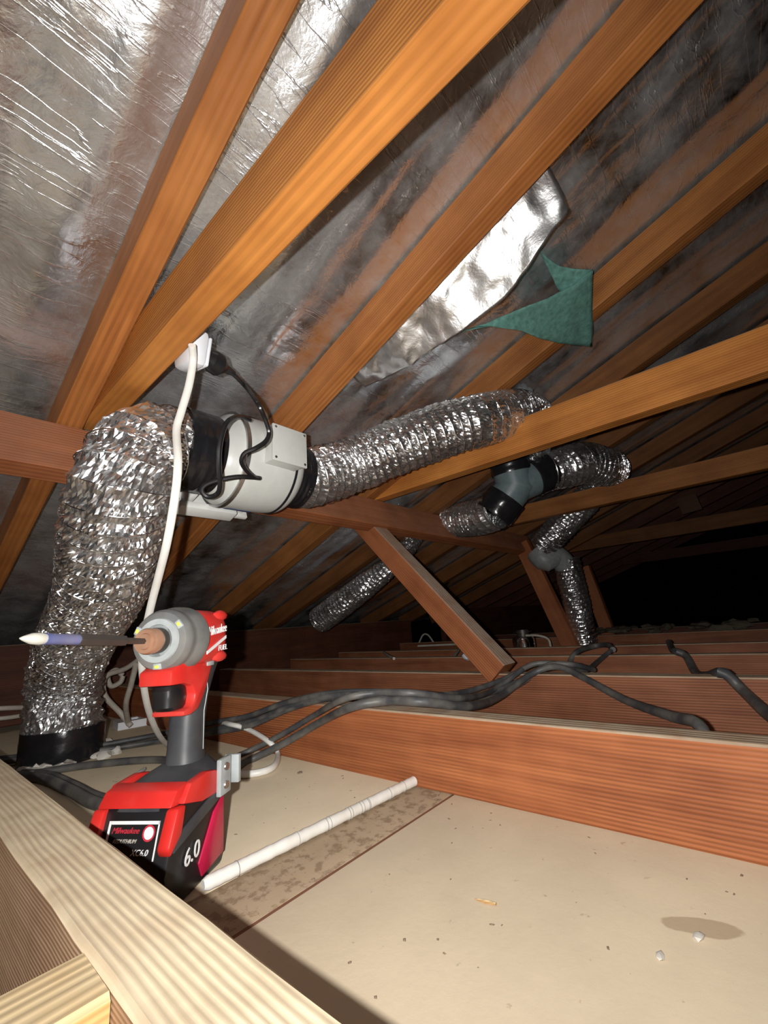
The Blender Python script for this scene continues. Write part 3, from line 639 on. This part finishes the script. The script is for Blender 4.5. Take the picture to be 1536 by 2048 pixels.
flake(600, 1545, .006, M_CHIP, 'dark dropping on the floor just left of the bright joist', 5)
flake(1398, 1872, .006, M_PLAST, 'small cream crumb beside the brown stain on the floor', 8)
p0, p1 = at(950, 1798, Z=FLOOR+.002), at(992, 1808, Z=FLOOR+.002)
tag(obj('splinter', MB().tube([p0, p0.lerp(p1, .5), p1], [.0006, .0018, .0012], 6), M_PINE), 'thin brown wood splinter on the open beige floor', 'splinter')
# rough plaster round the duct collar
m = MB()
for k in range(26):
    a = random.uniform(-2.6, .9); d = random.uniform(.088, .125); m.blob((b1.x+math.cos(a)*d*1.1, b1.y+math.sin(a)*d, FLOOR+.004), (random.uniform(.010, .024), random.uniform(.010, .02), random.uniform(.006, .014)), 2, .5, k)
o = obj('plaster_crumbs', m, M_PLAST); o['kind'] = 'stuff'; tag(o, 'rough white plaster heaped round the black floor collar', 'plaster')
# cable tie
cable([at(250, 1561, Z=FLOOR+.004), at(262, 1557, Z=FLOOR+.012), at(275, 1548, Z=FLOOR+.016), at(288, 1538, Z=FLOOR+.012)], .0035, M_SOCK, 'small white cable tie upright behind the drill battery', 'cable tie', n=14, name='cable_tie')
# dusty scraps on the far joists
m = MB()
for k in range(26):
    x = random.uniform(2.5, 3.06); y = random.uniform(.0, .9)
    m.blob((x, y, JT+.004+random.uniform(0, .012)), (random.uniform(.012, .05), random.uniform(.02, .06), random.uniform(.006, .022)), 2, .6, k)
o = obj('insulation_scraps', m, M_SCRAP); o['kind'] = 'stuff'; tag(o, 'dusty insulation scraps along the far joists', 'insulation')
# nail plate on the rafter behind the duct
npz = at(352, 1028, N=.729)
tag(obj('nail_plate', MB().box((-.03, -.009, -.001), (.03, .009, .001), .0004, frame(npz, XV, NV)), M_STEEL), 'thin bright steel nail plate under the rafters behind the white cable', 'plate')

# ------------------------------------------------------------------ cordless impact driver
DY = .60; d0 = at(393, 1275, Y=DY); K = 1.07
DM = Matrix.Translation((d0.x, d0.y, FLOOR)) @ Matrix.Rotation(math.radians(211), 4, 'Z')
drill = thing('cordless_impact_driver', 'red and black cordless impact driver standing upright behind the near joist', 'drill', DM)
ZA = d0.z - FLOOR
SCL = Matrix.Diagonal((K, K, 1, 1))
AX = Matrix.Translation((0, 0, ZA))
def dl_(mb): 
    mb.v = [tuple(SCL @ Vector(v)) for v in mb.v]; return mb
def d_obj(name, mb, mat, parent=None, angle=35): return obj(name, dl_(mb), mat, parent or drill, angle)
nose = d_obj('nose_boot', MB().lathe([(.070, .012), (.072, .026), (.070, .0335), (.065, .0365), (.060, .0372), (.055, .0358), (.052, .0368), (.046, .0398), (.034, .0400), (.030, .037)], 44, AX), M_NOSE)
d_obj('front_ring', MB().lathe([(.0715, .018), (.0742, .019), (.0742, .0255), (.0715, .0265)], 36, AX), M_RING, nose)
for a in (35, 155, 270):
    ra = math.radians(a); M = AX @ Matrix.Rotation(ra, 4, 'X')
    d_obj('lamp_window', MB().box((.066, .0265, -.005), (.0722, .0335, .005), .001, M), M_RING, nose)
    d_obj('led', MB().box((.0695, .0285, -.0025), (.0732, .032, .0025), .0008, M), M_LED, nose)
rings = []
for x, k in ((-.020, .80), (-.017, .90), (-.010, .97), (.002, 1.0), (.018, 1.01), (.034, 1.0), (.040, .97)):
    ring = []
    for q in range(40):
        a = 2*math.pi*q/40; c, sn = math.cos(a), math.sin(a); e = 2/3.0
        ring.append((x, .0375*k*math.copysign(abs(c)**e, c)*.93, ZA + .0385*k*math.copysign(abs(sn)**e, sn)*.93))
    rings.append(ring)
motor = d_obj('motor_housing', MB().rings(rings, True, True), M_RED)
d_obj('rear_cap', MB().lathe([(-.030, .012), (-.028, .024), (-.022, .0285), (-.018, .029)], 32, AX), M_RING, motor)
for sy in (-1, 1):
    for sz in (-1, 1): d_obj('screw_boss', MB().blob((-.007, sy*.028, ZA+sz*.027), (.015, .0065, .0075), 2, .1, 3), M_RED, motor)
# anvil and bit
d_obj('anvil_sleeve', MB().lathe([(.070, .0150), (.080, .0150), (.082, .013)], 28, AX), M_DSTEEL)
d_obj('collet', MB().lathe([(.079, .0145), (.090, .0150), (.093, .0135), (.0925, .0095), (.095, .0085), (.095, .004)], 28, AX), M_COPPER)
BM = DM @ Matrix.Translation((.09*K, 0, ZA)) @ Matrix.Rotation(math.radians(-4.0), 4, 'Y') @ Matrix.Translation((-.09*K, 0, -ZA))
bit = thing('driver_bit', 'long dark driver bit with blue sleeve held in the drill chuck', 'drill bit', BM)
obj('shank', dl_(MB().lathe([(.090, .0035), (.122, .0038), (.123, .0058), (.150, .0062), (.178, .0062)], 6, AX)), M_DSTEEL, bit)
obj('blue_sleeve', dl_(MB().lathe([(.177, .0050), (.210, .0050)], 16, AX)), M_BLUEB, bit)
obj('tip', dl_(MB().lathe([(.209, .0044), (.214, .0054), (.221, .0046), (.228, .0018), (.230, .0006)], 12, AX)), M_TIP, bit)
# handle, trigger, guard
def ell(x, z, a, b, n=24, p=2.4): return [(x + a*math.copysign(abs(math.cos(t))**(2/p), math.cos(t)), b*math.copysign(abs(math.sin(t))**(2/p), math.sin(t)), z) for t in (2*math.pi*i/n for i in range(n))]
hz = lambda f: ZA*f/.262
hr = [ell(.010, hz(.090), .036, .030), ell(.012, hz(.101), .030, .026), ell(.014, hz(.112), .0225, .0205), ell(.014, hz(.130), .0205, .0185), ell(.013, hz(.160), .0205, .0185), ell(.008, hz(.190), .0215, .0185), ell(-.002, hz(.215), .026, .0180), ell(-.010, hz(.232), .032, .017)]
hd = d_obj('handle', MB().rings(hr, True, True), M_RUB)
d_obj('seam_line', MB().tube([(.004, .0176, hz(.215)), (.001, .0184, hz(.195)), (.008, .0186, hz(.170)), (.008, .0187, hz(.125))], .0005, 6), M_RING, hd)
g0 = [(.074, .226), (.074, .210), (.050, .209), (.036, .205), (.029, .194), (.031, .185), (.037, .180), (.050, .178), (.050, .172), (.036, .171), (.022, .175), (.012, .188), (.004, .203), (-.004, .222), (-.012, .232), (-.012, .245), (.02, .245), (.05, .238)]
d_obj('trigger_guard', MB().prism([(x, hz(z)) for x, z in g0], -.0205, .0205, None, .0025), M_RED)
d_obj('trigger', MB().rings([ell(.047+dx, hz(z), a, b, 24, 2.6) for z, a, b, dx in ((.1785, .008, .008, -.002), (.1800, .014, .0125, 0), (.184, .0175, .0145, .001), (.194, .0185, .015, .0005), (.203, .0185, .015, .002), (.208, .016, .013, .002), (.2095, .009, .009, .001))], True, True), M_BLACK)
d_obj('direction_switch', MB().box((-.008, -.0215, hz(.224)), (.008, .0215, hz(.232)), .0015), M_RING)
# foot and battery
Q = .82
def bx(pts): return [(x*Q, hz(z)) for x, z in pts]
foot = d_obj('foot', MB().rings([ell(.045*Q, hz(.088), .064*Q, .043, 28, 4), ell(.040*Q, hz(.100), .058*Q, .041, 28, 4), ell(.028*Q, hz(.107), .043*Q, .034, 28, 3.2), ell(.013, hz(.115), .025, .022, 28)], True, True), M_RUB)
d_obj('foot_trim', MB().prism(bx(((.116, .093), (.104, .106), (.084, .110), (.084, .094), (.100, .091))), -.041, .041, None, .002), M_RED, foot)
for sd in (-1, 1):
    d_obj('foot_side_trim', MB().prism(bx(((.100, .092), (.086, .108), (.050, .110), (.028, .106), (.018, .080), (.06, .082))), sd*.0365, sd*.0465, None, .002), M_RED, foot)
clip = d_obj('belt_clip', MB().box((.002, .046, hz(.076)), (.024, .052, hz(.116)), .0012), M_RING, foot)
d_obj('clip_spring', MB().box((-.010, .040, hz(.082)), (-.004, .058, hz(.114)), .001), M_RING, foot)
for z in (.086, .106): d_obj('screw', MB().lathe([(.0515, .0050), (.0535, .0042)], 14, Matrix.Translation((.013, 0, hz(z))) @ Matrix.Rotation(math.pi/2, 4, 'Z')), M_STEEL, foot)
bat = d_obj('battery', MB().prism(bx([(.004, .0), (.108, .0), (.121, .014), (.124, .034), (.107, .090), (.098, .093), (.0, .093), (-.002, .02)]), -.043, .043, None, .004), M_BLACK)
d_obj('red_panel', MB().prism(bx(((.004, .012), (.054, .007), (.062, .022), (.030, .062), (.006, .074))), .0425, .0448, None, .001), M_RED2, bat)
d_obj('rail', MB().prism(bx(((.000, .076), (.114, .052), (.113, .064), (.0, .090))), .0425, .0458, None, .001), M_RUB, bat)
for sd in (-1, 1):
    d_obj('release_button', MB().prism(bx(((.1225, .052), (.127, .060), (.112, .091), (.096, .091), (.102, .066))), sd*.0475, sd*.034, None, .0025), M_RED, bat)
# ---- printing: flat lettering on the housing and battery
def text(s, size, M, mat, parent, name='lettering', shear=0.0, ext=.0004):
    cu = bpy.data.curves.new('t', 'FONT'); cu.body = s; cu.size = size; cu.shear = shear; cu.extrude = ext; cu.align_x = 'CENTER'; cu.align_y = 'CENTER'; cu.resolution_u = 3
    o = bpy.data.objects.new('t', cu); C.objects.link(o); dg = bpy.context.evaluated_depsgraph_get(); dg.update()
    me = bpy.data.meshes.new_from_object(o.evaluated_get(dg)); bpy.data.objects.remove(o)
    me.transform(M); me.name = name; me.materials.clear(); me.materials.append(mat)
    q = bpy.data.objects.new(name, me); C.objects.link(q); q.parent = parent; return q
def face(o, x, z): return frame(o, x, z)
# left side of the drill: reading direction runs backwards (-x), normal +y
text('6.0', .023, frame((.078*Q*K, .0452*K, hz(.038)), (-1, 0, .04), (0, 1, 0)), M_WPRINT, bat, 'capacity_mark', .1)
text('Milwaukee', .0165, frame((.010*K, .0356*K, ZA+.008), (-1, 0, .12), (0, 1, .05)) @ Matrix.Diagonal((.62, 1, 1, 1)), M_WPRINT, motor, 'brand_lettering', .35)
text('FUEL', .010, frame((-.002*K, .0358*K, ZA-.016), (-1, 0, .05), (0, 1, .05)), M_WPRINT, motor, 'model_lettering', .25)
obj('stripe', MB().prism([(x*K, ZA+z) for x, z in ((.032, -.018), (-.010, .000), (-.010, -.004), (.032, -.022))], .0350*K, .0362*K), M_WPRINT, motor)
# battery front label: outline, lettering
up = Vector(((.107-.124)*Q*K, 0, hz(.090-.034))).normalized(); nm = Vector((up.z, 0, -up.x))
LM = frame(Vector((.1142*Q*K, 0, hz(.0665))) + nm*.0006, (0, 1, 0), nm)
lab = MB()
for lo, hi in (((-.027, .0115, 0), (.030, .0145, .0006)), ((-.030, -.015, 0), (-.0275, .0145, .0006)), ((.0285, -.019, 0), (.030, .0145, .0006))): lab.box(lo, hi, 0, LM)
obj('label_outline', lab, M_WPRINT, bat)
text('Milwaukee', .0075, LM @ Matrix.Translation((-.009, .006, 0)), M_RPRINT, bat, 'label_lettering', .3)
obj('label_disc', MB().lathe([(.0, .0001), (.0, .0055), (.0005, .0055), (.0005, .0001)], 18, LM @ Matrix.Translation((.019, .004, 0)) @ Matrix.Rotation(-math.pi/2, 4, 'Y')), M_WPRINT, bat)
obj('label_ring', MB().lathe([(.0, .0058), (.0, .0072), (.0006, .0072), (.0006, .0058), (.0, .0058)], 18, LM @ Matrix.Translation((.019, .004, 0)) @ Matrix.Rotation(-math.pi/2, 4, 'Y'), close=False), M_RPRINT, bat)
text('REDLITHIUM', .0048, LM @ Matrix.Translation((-.008, -.003, 0)), M_GREYC, bat, 'label_lettering', .3)
text('XC6.0', .0075, LM @ Matrix.Translation((.012, -.0125, 0)), M_WPRINT, bat, 'label_lettering', .2)

GR = {'rafter': 'roof rafters', 'ceiling_joist': 'ceiling joists', 'collar_tie': 'collar ties under the rafters', 'strut': 'diagonal roof struts',
      'flexible_duct': 'silver flexible ducts', 'eave_beam': 'eave beams', 'flake': 'flakes on the floor'}
for o in C.objects:
    if o.parent is None and o.name.split('.')[0] in GR and 'group' not in o: o['group'] = GR[o.name.split('.')[0]]
    if o.parent is None and o.name.split('.')[0] == 'cable' and 'group' not in o: o['group'] = 'black cables' if 'black' in o['label'].split(' ')[1:3] or 'black cable' in o['label'] else 'pale cables'
# ------------------------------------------------------------------ lift so that the lining is level zero
for o in list(C.objects):
    if o.parent is None: o.location.z -= FLOOR
